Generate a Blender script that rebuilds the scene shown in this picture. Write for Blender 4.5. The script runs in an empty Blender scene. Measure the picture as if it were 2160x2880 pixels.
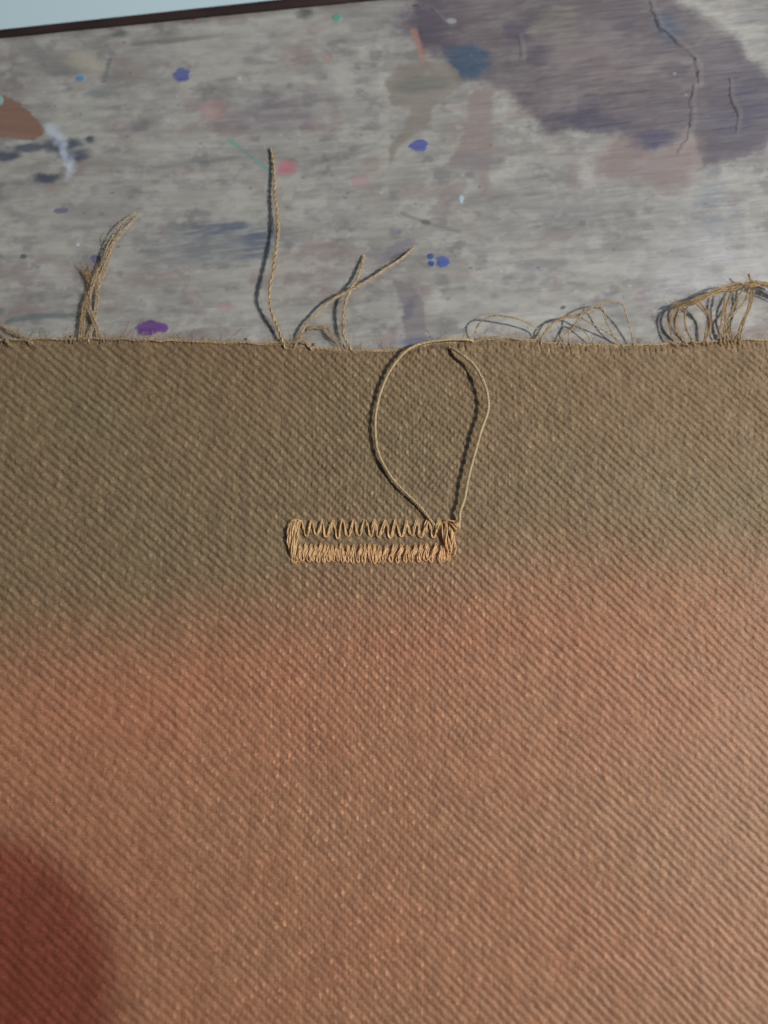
import bpy, math, random
import numpy as np
from mathutils import Vector, Matrix

random.seed(7)
rng = np.random.default_rng(7)
scene = bpy.context.scene
col = scene.collection
MM = 0.001

# ------------------------------------------------------------------ camera
CAM_D, TILT, WIDTH = 0.110, math.radians(12.0), 0.092
CLOTH_Z = 0.00045
cam_d = bpy.data.cameras.new("camera")
cam = bpy.data.objects.new("camera", cam_d)
col.objects.link(cam)
cam.location = (0.0, -CAM_D * math.sin(TILT), CLOTH_Z + CAM_D * math.cos(TILT))
cam.rotation_euler = (TILT, 0.0, 0.0)
cam_d.sensor_fit = 'HORIZONTAL'
cam_d.sensor_width = 36.0
cam_d.lens = 36.0 * CAM_D / WIDTH
cam_d.clip_start = 0.002
cam_d.clip_end = 20.0
cam_d.dof.use_dof = True
cam_d.dof.focus_distance = CAM_D
cam_d.dof.aperture_fstop = 17.0
scene.camera = cam

# ------------------------------------------------------------------ world and exposure
w = bpy.data.worlds.new("World")
scene.world = w
w.use_nodes = True
w.node_tree.nodes["Background"].inputs[0].default_value = (0.80, 0.88, 1.0, 1)
w.node_tree.nodes["Background"].inputs[1].default_value = 0.05
scene.view_settings.view_transform = 'Standard'
scene.view_settings.look = 'None'
scene.view_settings.exposure = 0.0
scene.view_settings.gamma = 1.0
scene.render.engine = 'CYCLES'
scene.cycles.max_bounces = 6
scene.cycles.use_denoising = True

# ------------------------------------------------------------------ lamps
KEY = Vector((0.285, -0.017, 0.270))
def lamp(name, kind, loc, energy, color, target=None):
    d = bpy.data.lights.new(name, kind)
    d.energy = energy
    d.color = color
    o = bpy.data.objects.new(name, d)
    col.objects.link(o)
    o.location = loc
    if target is not None:
        o.rotation_euler = (Vector(target) - Vector(loc)).to_track_quat('-Z', 'Y').to_euler()
    return o
k = lamp("desk_lamp_light", 'POINT', KEY, 3.2, (1.0, 0.965, 0.90))
k.data.shadow_soft_size = 0.0036
k2 = lamp("added_soft_key_light", 'AREA', KEY * 1.05, 0.45, (1.0, 0.97, 0.92), (0, 0, 0))  # added soft lamp beside the key, only to soften its shadows
k2.data.shape = 'DISK'; k2.data.size = 0.045
wl = lamp("window_light", 'AREA', (0.30, 0.42, 0.60), 0.78, (0.72, 0.86, 1.0), (0.03, 0.03, 0))
wl.data.shape = 'RECTANGLE'; wl.data.size = 0.26; wl.data.size_y = 0.24
rl = lamp("red_lamp_light", 'SPOT', (-0.03, 0.15, 0.42), 3.1, (1.0, 0.13, 0.11), (0.21, -1.49, 0))
rl.data.spot_size = math.radians(110.0); rl.data.spot_blend = 0.027
rl.data.shadow_soft_size = 0.007

# ------------------------------------------------------------------ photo-plan geometry helpers
F = WIDTH / CAM_D / 2160.0
ct, st = math.cos(TILT), math.sin(TILT)
CAMP = np.array(cam.location)
def P(px, py, z=CLOTH_Z):
    """point of the plane at height z that stands at plan position (px, py)"""
    u = (px - 1080.0) * F; v = -(py - 1440.0) * F
    dx, dy, dz = u, v * ct + st, v * st - ct
    t = (z - CAMP[2]) / dz
    return np.array((CAMP[0] + dx * t, CAMP[1] + dy * t, z))
def to_px(x, y, z):
    rx, ry, rz = x - CAMP[0], y - CAMP[1], z - CAMP[2]
    up = ry * ct + rz * st
    fw = ry * st - rz * ct
    return 1080.0 + rx / fw / F, 1440.0 - up / fw / F

def _hash(ix, iy, seed):
    n = (ix.astype(np.int64) * 374761393 + iy.astype(np.int64) * 668265263 + seed * 1442695041) & 0xffffffff
    n = ((n ^ (n >> 13)) * 1274126177) & 0xffffffff
    return ((n ^ (n >> 16)) & 0xffff) / 65535.0
def vn(x, y, seed=0):
    x = np.asarray(x, dtype=float); y = np.asarray(y, dtype=float)
    x0 = np.floor(x); y0 = np.floor(y)
    fx = x - x0; fy = y - y0
    fx = fx * fx * (3 - 2 * fx); fy = fy * fy * (3 - 2 * fy)
    a = _hash(x0, y0, seed); b = _hash(x0 + 1, y0, seed)
    c = _hash(x0, y0 + 1, seed); d = _hash(x0 + 1, y0 + 1, seed)
    return (a * (1 - fx) + b * fx) * (1 - fy) + (c * (1 - fx) + d * fx) * fy
def fbm(x, y, seed=0, octv=4):
    s, a, t = 0.0, 1.0, 0.0
    for i in range(octv):
        s = s + a * vn(x * 2 ** i, y * 2 ** i, seed + i * 17); t += a; a *= 0.55
    return s / t
def sm(a, b, x):
    t = np.clip((x - a) / (b - a), 0, 1)
    return t * t * (3 - 2 * t)
def lin(c):
    c = np.array(c, dtype=float) / 255.0
    return np.where(c <= 0.04045, c / 12.92, ((c + 0.055) / 1.055) ** 2.4)

# ------------------------------------------------------------------ object helpers
def obj(name, me, parent=None, mat=None):
    o = bpy.data.objects.new(name, me)
    col.objects.link(o)
    if parent is not None:
        o.parent = parent
    if mat is not None:
        me.materials.append(mat)
    return o
def thing(name, label, cat, loc=(0, 0, 0), group=None):
    o = bpy.data.objects.new(name, None)
    o.empty_display_size = 0.01
    col.objects.link(o)
    o.location = loc
    o['label'] = label; o['category'] = cat
    if group: o['group'] = group
    return o
def mesh_from(name, verts, faces, smooth=True):
    me = bpy.data.meshes.new(name)
    verts = np.asarray(verts, dtype=np.float32); faces = np.asarray(faces, dtype=np.int32)
    nv, nf, k_ = len(verts), len(faces), faces.shape[1]
    me.vertices.add(nv); me.vertices.foreach_set("co", verts.ravel())
    me.loops.add(nf * k_); me.loops.foreach_set("vertex_index", faces.ravel())
    me.polygons.add(nf)
    me.polygons.foreach_set("loop_start", np.arange(0, nf * k_, k_, dtype=np.int32))
    try:
        me.polygons.foreach_set("loop_total", np.full(nf, k_, dtype=np.int32))
    except Exception:
        pass
    me.update(calc_edges=True)
    me.polygons.foreach_set("use_smooth", np.full(nf, smooth))
    me.update()
    return me
def grid_faces(nr, nc):
    i = np.arange(nr - 1)[:, None] * nc + np.arange(nc - 1)[None, :]
    return np.stack([i, i + nc, i + nc + 1, i + 1], axis=-1).reshape(-1, 4)
def box(name, x0, x1, y0, y1, z0, z1, parent, mat, bev=0.0):
    import bmesh
    bm = bmesh.new()
    bmesh.ops.create_cube(bm, size=1.0)
    for v in bm.verts:
        v.co = Vector(((x0 + x1) / 2 + v.co.x * (x1 - x0), (y0 + y1) / 2 + v.co.y * (y1 - y0), (z0 + z1) / 2 + v.co.z * (z1 - z0)))
    if bev:
        bmesh.ops.bevel(bm, geom=bm.edges[:], offset=bev, segments=3, affect='EDGES', profile=0.5)
    me = bpy.data.meshes.new(name); bm.to_mesh(me); bm.free()
    return obj(name, me, parent, mat)

# ------------------------------------------------------------------ materials
def material(name, rough=0.6, spec=0.4):
    m = bpy.data.materials.new(name); m.use_nodes = True
    nt = m.node_tree; b = nt.nodes["Principled BSDF"]
    b.inputs["Roughness"].default_value = rough
    b.inputs["Specular IOR Level"].default_value = spec
    return m, nt, b
def noise(nt, scale, detail=3.0, mapscale=None, rot=0.0):
    tc = nt.nodes.new("ShaderNodeTexCoord")
    mp = nt.nodes.new("ShaderNodeMapping")
    if mapscale: mp.inputs["Scale"].default_value = mapscale
    mp.inputs["Rotation"].default_value = (0, 0, rot)
    nt.links.new(tc.outputs["Object"], mp.inputs[0])
    n = nt.nodes.new("ShaderNodeTexNoise")
    n.inputs["Scale"].default_value = scale; n.inputs["Detail"].default_value = detail
    nt.links.new(mp.outputs[0], n.inputs[0])
    return n
def ramp(nt, src, stops):
    r = nt.nodes.new("ShaderNodeValToRGB")
    el = r.color_ramp.elements
    while len(el) < len(stops): el.new(0.5)
    for e, (p, c) in zip(el, stops):
        e.position = p; e.color = (*c, 1)
    nt.links.new(src, r.inputs[0])
    return r
def bump(nt, b, src, dist, strength=1.0):
    bp = nt.nodes.new("ShaderNodeBump")
    bp.inputs["Distance"].default_value = dist; bp.inputs["Strength"].default_value = strength
    nt.links.new(src, bp.inputs["Height"])
    nt.links.new(bp.outputs[0], b.inputs["Normal"])

def yarn_mat(name, c0, c1, rough=0.5, sheen=0.3, spec=0.45):
    m, nt, b = material(name, rough, spec)
    n = noise(nt, 2600, 3)
    r = ramp(nt, n.outputs[0], [(0.3, c0), (0.7, c1)])
    nt.links.new(r.outputs[0], b.inputs["Base Color"])
    b.inputs["Sheen Weight"].default_value = sheen
    b.inputs["Sheen Roughness"].default_value = 0.4
    n2 = noise(nt, 9000, 2)
    bump(nt, b, n2.outputs[0], 0.00004, 0.6)
    return m
m_cloth, nt, b = material("brown_twill", 0.50, 0.45)
at = nt.nodes.new("ShaderNodeAttribute"); at.attribute_name = "dye_glints"
n1 = noise(nt, 7000, 3)
r1 = ramp(nt, n1.outputs[0], [(0.28, (0.62, 0.62, 0.62)), (0.72, (1.32, 1.32, 1.32))])
mx = nt.nodes.new("ShaderNodeMix"); mx.data_type = 'RGBA'; mx.blend_type = 'MULTIPLY'
mx.inputs["Factor"].default_value = 1.0
nt.links.new(at.outputs["Color"], mx.inputs["A"]); nt.links.new(r1.outputs[0], mx.inputs["B"])
nt.links.new(mx.outputs["Result"], b.inputs["Base Color"])
b.inputs["Sheen Weight"].default_value = 0.15
n2 = noise(nt, 11000, 2)
bump(nt, b, n2.outputs[0], 0.00003, 0.8)

m_stitch = yarn_mat("tan_sewing_thread", (0.60, 0.36, 0.15), (0.95, 0.65, 0.34), 0.34, 0.2, 0.5)
m_loop = yarn_mat("pale_tan_thread", (0.50, 0.37, 0.20), (0.74, 0.58, 0.35), 0.38, 0.2, 0.55)
m_fray = yarn_mat("brown_frayed_yarn", (0.42, 0.30, 0.17), (0.74, 0.56, 0.35), 0.36, 0.3, 0.55)
m_fuzz = yarn_mat("golden_fuzzy_yarn", (0.38, 0.25, 0.115), (0.66, 0.46, 0.24), 0.5, 0.4, 0.45)

m_cloth_yarn = yarn_mat("cloth_coloured_yarn", (0.22, 0.155, 0.085), (0.40, 0.29, 0.175), 0.45, 0.3, 0.45)
m_table, nt, b = material("stained_wood", 0.42, 0.45)
at = nt.nodes.new("ShaderNodeAttribute"); at.attribute_name = "stain"
GR = math.radians(6.3)
n1 = noise(nt, 900, 4, (0.10, 1.0, 1.0), -GR)
r1 = ramp(nt, n1.outputs[0], [(0.30, (0.90, 0.895, 0.89)), (0.70, (1.08, 1.08, 1.085))])
mx = nt.nodes.new("ShaderNodeMix"); mx.data_type = 'RGBA'; mx.blend_type = 'MULTIPLY'
mx.inputs["Factor"].default_value = 1.0
nt.links.new(at.outputs["Color"], mx.inputs["A"]); nt.links.new(r1.outputs[0], mx.inputs["B"])
nt.links.new(mx.outputs["Result"], b.inputs["Base Color"])
n2 = noise(nt, 1500, 3, (0.06, 1.0, 1.0), -GR)
bump(nt, b, n2.outputs[0], 0.00006, 0.7)
n3 = noise(nt, 260, 4, (0.35, 1, 1), -GR)
r3 = ramp(nt, n3.outputs[0], [(0.3, (0.34,) * 3), (0.7, (0.55,) * 3)])
nt.links.new(r3.outputs[0], b.inputs["Roughness"])

m_edge, nt, b = material("dark_brown_lipping", 0.45, 0.4)
n1 = noise(nt, 500, 4, (0.2, 1, 1), -GR)
r1 = ramp(nt, n1.outputs[0], [(0.3, (0.030, 0.018, 0.020)), (0.7, (0.060, 0.036, 0.036))])
nt.links.new(r1.outputs[0], b.inputs["Base Color"])
m_pale, nt, b = material("pale_blue_paint", 0.55, 0.3)
n1 = noise(nt, 60, 3)
r1 = ramp(nt, n1.outputs[0], [(0.3, (0.70, 0.91, 1.0)), (0.7, (0.74, 0.93, 1.0))])
nt.links.new(r1.outputs[0], b.inputs["Base Color"])
m_black, nt, b = material("black_plastic", 0.3, 0.5)
b.inputs["Base Color"].default_value = (0.02, 0.02, 0.022, 1)
m_glass, nt, b = material("dark_screen_glass", 0.08, 0.5)
b.inputs["Base Color"].default_value = (0.008, 0.008, 0.01, 1)

# ------------------------------------------------------------------ setting beyond the table
BZ = -0.010
me = mesh_from("background_surface", [(-0.5, -0.6, BZ), (0.6, -0.6, BZ), (0.6, 0.9, BZ), (-0.5, 0.9, BZ)], [(0, 1, 2, 3)])
o = obj("background_surface", me, None, m_pale)
o['kind'] = 'structure'; o['label'] = 'smooth pale blue surface beyond the dark edge of the table'

# ------------------------------------------------------------------ table
table = thing("wooden_table", "grey worn wooden table top with paint stains and a dark edge strip", "table", (0, 0, 0))
eA, eB = P(0, 105, 0), P(700, 34, 0)          # wood / dark edge
fA, fB = P(0, 82, 0), P(700, 6, 0)            # dark edge / background
def line_y(a, c, x): return a[1] + (c[1] - a[1]) * (x - a[0]) / (c[0] - a[0])
# plan grid of the wood, fine where it shows
xs = np.concatenate([[-0.35, -0.2, -0.1], np.arange(-0.064, 0.064, 0.000125), [0.1, 0.2, 0.4]])
vs = np.concatenate([np.arange(0, 0.059, 0.000125), [0.07, 0.1, 0.16, 0.25, 0.4]])   # distance from the dark edge
X, V = np.meshgrid(xs, vs)
Y = line_y(eA, eB, X) - V
Z = np.zeros_like(X)
PX, PY = to_px(X, Y, 0.0)
sl = -0.109
G_u = (PX + PY * sl) / 100.0            # along the grain
G_v = (PY - PX * sl) / 100.0            # across it
BASE = lin((141, 139, 134))
A0 = np.array((0.425, 0.410, 0.385))     # albedo of the bare grey wood
colr = np.empty(X.shape + (3,)); colr[:] = A0
GN = fbm(G_u * 1.5, G_v * 16.0, 13, 4) - 0.5
def tone(mask, rgb, a=1.0):
    global colr
    c = A0 * lin(rgb) / BASE
    mk = (mask * a * (0.86 + 0.28 * np.clip(0.5 + 1.4 * GN, 0, 1)))[..., None]
    mk = np.clip(mk, 0, 1)
    colr = colr * (1 - mk) + c * mk
gl = fbm(G_u * 0.55, G_v * 1.6, 3, 5)
colr *= (0.80 + 0.40 * gl)[..., None]
colr *= (0.95 + 0.10 * fbm(G_u * 0.35, G_v * 9.0, 11, 4))[..., None]
colr *= (0.86 + 0.28 * fbm(G_u * 1.6, G_v * 38.0, 12, 4))[..., None]
MT = fbm(PX / 70, PY / 45, 14, 4)
colr *= (0.86 + 0.28 * MT)[..., None]
tone(sm(0.55, 0.75, fbm(PX / 48, PY / 30, 15, 4)), (104, 104, 106), 0.55)
tone(sm(0.55, 0.75, fbm(PX / 60, PY / 38, 16, 4)), (164, 163, 157), 0.5)
tone(sm(0.6, 0.75, fbm(PX / 90, PY / 60, 17, 4)), (128, 112, 112), 0.5)
tone(sm(0.55, 0.8, fbm(G_u * 0.5, G_v * 1.3, 21, 4)), (158, 158, 150), 0.7)
tone(sm(0.56, 0.78, fbm(G_u * 0.7, G_v * 2.4, 22, 5)), (116, 114, 113), 0.55)
tone(sm(0.60, 0.78, fbm(G_u * 1.1, G_v * 6.0, 23, 4)), (112, 111, 110), 0.3)
tone(sm(0.62, 0.8, fbm(G_u * 0.6, G_v * 1.2, 24, 4)), (130, 116, 112), 0.6)
tone(sm(0.62, 0.8, fbm(G_u * 2.6, G_v * 5.2, 25, 4)), (158, 158, 154), 0.35)
tone(sm(0.60, 0.70, fbm(G_u * 2.0 + 7, G_v * 3.4, 19, 6)), (162, 160, 154), 0.4)
tone(sm(0.62, 0.74, fbm(PX / 22, PY / 16, 26, 4)), (118, 116, 115), 0.22)
W1 = fbm(PX / 34, PY / 30, 31, 4) - 0.5
W2 = fbm(PX / 34, PY / 30, 32, 4) - 0.5
W3 = fbm(G_u * 100 / 13, G_v * 100 / 5, 33, 3) - 0.5
W4 = fbm(PX / 11, PY / 9, 34, 3) - 0.5
def ell(cx, cy, rx, ry, ang=0, soft=0.25, warp=0.35, streak=0.0):
    wr = max(min(rx, ry), 5) * warp * 2.0
    k5 = min(rx, ry, 26)
    dx = PX - cx + W1 * wr * 1.4 + W3 * k5 * 0.9 + W4 * k5 * 0.35; dy = PY - cy + W2 * wr + W4[::-1] * k5 * 0.35
    a = math.radians(ang); ca, sa = math.cos(a), math.sin(a)
    r = np.sqrt(((dx * ca + dy * sa) / rx) ** 2 + ((-dx * sa + dy * ca) / ry) ** 2)
    m = 1 - sm(1 - soft, 1 + soft, r)
    if streak:
        m = m * (1 - streak + streak * sm(0.3, 0.65, fbm(G_u * 1.5, G_v * 14, 41, 4)))
    return m
def poly(pts, warp=8.0, soft=5.0):
    pts = np.array(pts, dtype=float)
    x = PX + W1 * warp * 2 + W3 * 16; y = PY + W2 * warp * 2 + W4 * 10
    inside = np.zeros(X.shape, dtype=bool); dist = np.full(X.shape, 1e9)
    bb = (x > pts[:, 0].min() - 60) & (x < pts[:, 0].max() + 60) & (y > pts[:, 1].min() - 60) & (y < pts[:, 1].max() + 60)
    xx, yy = x[bb], y[bb]; ins = np.zeros(xx.shape, dtype=bool); dd = np.full(xx.shape, 1e9)
    for i in range(len(pts)):
        (x1, y1), (x2, y2) = pts[i], pts[(i + 1) % len(pts)]
        c = ((y1 > yy) != (y2 > yy)) & (xx < (x2 - x1) * (yy - y1) / (y2 - y1 + 1e-9) + x1)
        ins ^= c
        t = np.clip(((xx - x1) * (x2 - x1) + (yy - y1) * (y2 - y1)) / ((x2 - x1) ** 2 + (y2 - y1) ** 2 + 1e-9), 0, 1)
        dd = np.minimum(dd, np.hypot(xx - x1 - t * (x2 - x1), yy - y1 - t * (y2 - y1)))
    out = np.zeros(X.shape)
    out[bb] = sm(-soft, soft, np.where(ins, dd, -dd))
    return out
def stroke(pts, wd, warp=6.0, soft=0.5):
    pts = np.array(pts, dtype=float)
    x = PX + W1 * warp * 2; y = PY + W2 * warp * 2
    out = np.zeros(X.shape)
    m = (x > pts[:, 0].min() - 40) & (x < pts[:, 0].max() + 40) & (y > pts[:, 1].min() - 40) & (y < pts[:, 1].max() + 40)
    xx, yy = x[m], y[m]; dd = np.full(xx.shape, 1e9)
    for (x1, y1), (x2, y2) in zip(pts[:-1], pts[1:]):
        t = np.clip(((xx - x1) * (x2 - x1) + (yy - y1) * (y2 - y1)) / ((x2 - x1) ** 2 + (y2 - y1) ** 2 + 1e-9), 0, 1)
        dd = np.minimum(dd, np.hypot(xx - x1 - t * (x2 - x1), yy - y1 - t * (y2 - y1)))
    out[m] = 1 - sm(wd * (1 - soft), wd * (1 + soft), dd)
    return out
def z2(*pts): return [(1080 + a / 1.536, c / 1.536) for a, c in pts]
# ---- the large plum stain
film = sm(0.30, 0.62, fbm(G_u * 1.2, G_v * 5.0, 51, 4))
plum = poly(z2((150, -60), (135, 60), (140, 130), (170, 215), (260, 262), (370, 350), (460, 370), (545, 405), (590, 470), (650, 520), (710, 572), (830, 558),
               (920, 582), (1010, 590), (1060, 640), (1110, 662), (1230, 625), (1300, 560), (1370, 600), (1365, 725), (1520, 690), (1620, 650), (1700, 575), (1760, 400), (1640, 320),
               (1570, 258), (1530, 180), (1420, 92), (1300, 30), (1200, -60)), 15, 22)
pm = 0.72 + 0.40 * fbm(G_u * 0.9, G_v * 2.2, 52, 4) + 0.18 * (film - 0.5)
tone(plum * np.clip(pm, 0, 1), (95, 87, 91), 0.95)
tone(plum * sm(0.5, 0.75, fbm(G_u * 0.7, G_v * 1.5, 53, 4)), (128, 120, 120), 0.5)
tone(plum * sm(0.55, 0.75, fbm(G_u * 0.8, G_v * 1.5, 54, 4)), (76, 72, 82), 0.6)
tone(poly(z2((1365, 200), (1400, 170), (1500, 170), (1570, 258), (1640, 320), (1760, 400), (1700, 575), (1620, 650), (1520, 690), (1380, 720), (1340, 600), (1400, 480), (1370, 330)), 8, 7), (94, 88, 94), 0.55)
tone(poly(z2((1000, 600), (1180, 650), (1300, 570), (1370, 620), (1360, 700), (1310, 800), (1180, 805), (1000, 770), (900, 700)), 18, 26), (126, 110, 108), 0.8)
tone(ell(1320, 172, 66, 46, 10, 0.5, 0.5), (58, 78, 98), 0.85)
tone(ell(1200, 70, 80, 60, 0, 0.6, 0.5), (74, 68, 84), 0.6)
tone(ell(1450, 90, 40, 24, 20, 0.5), (70, 64, 84), 0.6)
tone(ell(1660, 342, 110, 26, 5, 0.6, 0.5), (72, 70, 88), 0.65)
tone(ell(1842, 392, 52, 26, -5, 0.6, 0.5), (70, 70, 92), 0.75)
tone(ell(1880, 80, 36, 44, -30, 0.6, 0.5), (78, 88, 104), 0.7)
tone(ell(1700, 190, 150, 80, 5, 0.8, 0.3, 0.9), (122, 110, 108), 0.5)
tone(ell(2080, 320, 70, 100, 20, 0.7, 0.4, 0.8), (74, 74, 92), 0.6)
tone(ell(1560, 60, 60, 50, 20, 0.8, 0.5, 0.9), (132, 130, 112), 0.45)
tone(ell(1270, 60, 14, 8), (150, 150, 150), 0.7)
tone(stroke(z2((130, 130), (150, 190), (165, 250)), 10, 10), (165, 120, 108), 0.6)
# ---- brush marks hanging under it
tone(poly(z2((0, 350), (60, 290), (110, 262), (240, 262), (320, 300), (340, 370), (210, 470), (200, 520), (100, 600), (60, 640), (25, 715), (15, 650), (90, 540), (120, 470), (30, 460)), 8, 6), (122, 114, 106), 0.75)
tone(ell(1180, 240, 78, 22, -4, 0.4), (100, 104, 100), 0.55)
tone(poly(z2((375, 385), (468, 388), (470, 640), (445, 800), (430, 870), (400, 720), (275, 722), (330, 600), (360, 500)), 8, 7), (128, 116, 112), 0.75)
tone(ell(1330, 450, 60, 20, 0, 0.7), (112, 110, 116), 0.5)
tone(poly(z2((250, 830), (350, 760), (360, 800), (270, 900), (190, 930)), 8, 8), (128, 118, 116), 0.6)
tone(poly(z2((35, 1205), (115, 1225), (165, 1300), (178, 1380), (192, 1500), (95, 1500), (85, 1330)), 7, 5), (116, 110, 112), 0.8)
tone(ell(1150, 870, 12, 40, 20, 0.6), (88, 92, 104), 0.5)
tone(ell(1172, 960, 55, 10, -6, 0.6), (70, 78, 120), 0.5)
tone(ell(1118, 702, 56, 20, -28, 0.35), (112, 108, 114), 0.8)
tone(ell(1120, 722, 20, 9, -20, 0.5), (90, 84, 84), 0.8)
tone(stroke([(1130, 600), (1197, 625), (1290, 652)], 5, 4), (112, 112, 108), 0.7)
tone(ell(1197, 625, 15, 8, 0), (92, 92, 86), 0.8)
# ---- brown patch and smears at the left
tone(poly([(-40, 250), (0, 262), (55, 290), (108, 335), (132, 372), (90, 395), (0, 385), (-40, 390)], 5, 3), (122, 96, 84), 1.0)
tone(ell(3, 282, 8, 14), (130, 175, 165), 0.8)
for a_ in ((178, 405, 50, 20), (205, 440, 44, 15), (85, 415, 60, 13), (15, 440, 44, 14), (130, 500, 40, 14), (255, 392, 16, 10)):
    tone(ell(*a_, -4, 0.5, 0.7), (70, 76, 90), 0.9)
tone(ell(158, 378, 26, 16, 40, 0.9, 0.9), (186, 198, 210), 0.6)
tone(ell(180, 425, 9, 30, 0, 0.7, 0.6), (190, 206, 222), 0.5)
tone(ell(191, 470, 15, 28, 5, 0.9, 0.9), (188, 200, 214), 0.6)
tone(ell(245, 182, 60, 24, 20, 0.6), (166, 160, 144), 0.6)
tone(ell(190, 205, 60, 12, -6, 0.8), (98, 98, 96), 0.6)
tone(ell(335, 95, 24, 8, -5, 0.6, 0.6), (84, 90, 84), 0.7)
tone(ell(500, 112, 110, 7, -6, 0.7, 0.5), (88, 90, 86), 0.6)
tone(ell(860, 38, 26, 14, 0, 0.6, 0.6), (74, 76, 80), 0.8)
for q in range(6):
    tone(ell(308 - q * 3, 168 + q * 12, 9, 4.5, -20, 0.5), (86, 96, 102), 0.6)
tone(ell(276, 262, 32, 11, -5, 0.6, 0.6), (108, 118, 118), 0.7)
tone(stroke([(20, 905), (90, 890), (170, 886), (225, 890)], 7, 6), (92, 106, 106), 0.7)
tone(stroke([(642, 392), (670, 412), (700, 436), (755, 480)], 4.5, 4), (100, 138, 132), 0.7)
tone(ell(648, 398, 12, 7, 40), (98, 148, 138), 0.5)
tone(ell(570, 455, 160, 12, -8, 0.8, 0.4, 0.6), (102, 104, 102), 0.6)
tone(ell(940, 445, 130, 9, -13, 0.8, 0.4, 0.5), (104, 104, 104), 0.6)
tone(ell(780, 318, 150, 44, -9, 0.6, 0.5, 0.4), (112, 106, 112), 0.75)
tone(ell(650, 655, 150, 28, 2, 0.7, 0.7, 0.7), (78, 88, 104), 0.85)
tone(ell(560, 700, 170, 40, -4, 0.9, 0.6, 0.8), (106, 112, 118), 0.7)
tone(ell(715, 700, 50, 34, 0, 0.8, 0.7, 0.6), (84, 94, 110), 0.7)
tone(ell(400, 350, 40, 14, -10, 0.8, 0.7), (96, 98, 102), 0.6)
# ---- paint drops
drops = np.zeros(X.shape)
for cx, cy, rx, ry, c, a_ in ((513, 212, 28, 19, (76, 84, 142), 1), (227, 222, 13, 7, (62, 122, 178), 1), (948, 50, 11, 10, (72, 148, 124), .9),
        (543, 54, 6, 4, (150, 50, 50), .9), (600, 310, 38, 30, (158, 118, 120), .5), (806, 472, 27, 24, (170, 104, 112), .8), (1015, 508, 28, 19, (154, 118, 120), .55),
        (635, 865, 26, 16, (160, 122, 122), .5), (920, 165, 16, 12, (160, 112, 106), .5), (422, 922, 36, 21, (84, 44, 112), 1), (455, 922, 20, 13, (96, 56, 124), 1), (385, 922, 10, 4, (96, 66, 122), .8),
        (1178, 410, 22, 18, (64, 74, 146), 1), (1245, 737, 20, 16, (60, 80, 150), 1), (1214, 722, 9, 8, (44, 72, 132), 1), (1213, 742, 8, 8, (44, 72, 138), 1),
        (1122, 653, 7, 5, (104, 92, 150), .8), (172, 592, 21, 9, (84, 80, 118), .75), (270, 728, 15, 13, (80, 76, 118), .85), (68, 721, 8, 7, (70, 84, 84), .9),
        (1297, 560, 7, 12, (160, 196, 206), .9), (1585, 866, 7, 5, (62, 66, 84), .9), (1515, 752, 6, 5, (90, 104, 120), .8), (1640, 628, 9, 8, (84, 92, 104), .7), (1405, 866, 12, 5, (130, 144, 166), .7),
        (220, 688, 5, 4, (180, 206, 230), .8)):
    em = ell(cx, cy, rx, ry, -4, 0.16, 0.28)
    tone(em, tuple(0.86 * q_ + 0.14 * 120 for q_ in c), a_ * 0.92)
    if a_ > 0.85: drops = drops + em
for q in range(60):
    cx, cy = random.uniform(0, 2160), random.uniform(100, 930)
    tone(ell(cx, cy, random.uniform(3, 7), random.uniform(2, 4), 0, 0.4), random.choice([(90, 92, 96), (80, 80, 84), (104, 96, 112), (175, 180, 186)]), random.uniform(0.3, 0.7))
tone(ell(2010, 590, 50, 70, 0, 0.8, 0.6, 0.95), (104, 112, 132), 0.5)
tone(ell(1650, 600, 260, 120, 0, 0.9, 0.5, 0.8), (112, 112, 112), 0.45)
tone(ell(2010, 760, 170, 90, -4, 0.9, 0.6, 0.6), (172, 172, 176), 0.5)
# ---- cracked skin over the stain: real relief
for pts, wd in ((z2((1140, 10), (1165, 60), (1192, 132), (1262, 172), (1305, 222), (1345, 272), (1350, 365)), 3.0), (z2((1480, 350), (1490, 420), (1522, 480), (1510, 575)), 2.8),
                (z2((1330, 370), (1318, 440), (1325, 520), (1300, 600), (1262, 660)), 2.2), (z2((575, 160), (585, 260)), 2.0), (z2((110, 20), (190, 40), (250, 90)), 2.0)):
    brk = 0.35 + 0.65 * sm(0.25, 0.6, vn(PX / 22, PY / 16, 61))
    s1 = stroke(pts, wd * 0.62, 13, 0.8) * brk
    tone(s1, (52, 50, 54), 0.8)
    Z -= s1 * 0.00012
    rdg = stroke([(a_[0] + 9, a_[1] - 2) for a_ in pts], 7, 5, 0.9)
    Z += rdg * 0.00005
    tone(rdg * (1 - s1), (120, 116, 118), 0.3)
Z += np.clip(drops, 0, 1) * 0.00007 + plum * 0.00007 * (0.7 + 0.6 * film)
Z += 0.00006 * (fbm(G_u * 1.2, G_v * 34, 72, 3) - 0.5) * np.clip((PX - 200) / 900, 0.4, 1.6)
Z += 0.00003 * (fbm(G_u * 0.8, G_v * 14, 71, 4) - 0.5) * np.clip((PX - 200) / 900, 0.4, 2.0)
under = (V > 0.058) | (np.abs(X) > 0.0645)
Z[under] = 0
rim = sm(0.0009, 0.0, V)
Z -= rim * 0.00025
verts = np.stack([X, Y, Z], -1).reshape(-1, 3)
me = mesh_from("tabletop", verts, grid_faces(*X.shape)[:, ::-1])
ca = me.color_attributes.new("stain", 'FLOAT_COLOR', 'POINT')
c4 = np.ones((len(verts), 4), dtype=np.float32); c4[:, :3] = np.clip(colr, 0.005, 0.9).reshape(-1, 3)
ca.data.foreach_set("color", c4.ravel())
obj("tabletop", me, table, m_table)
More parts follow.
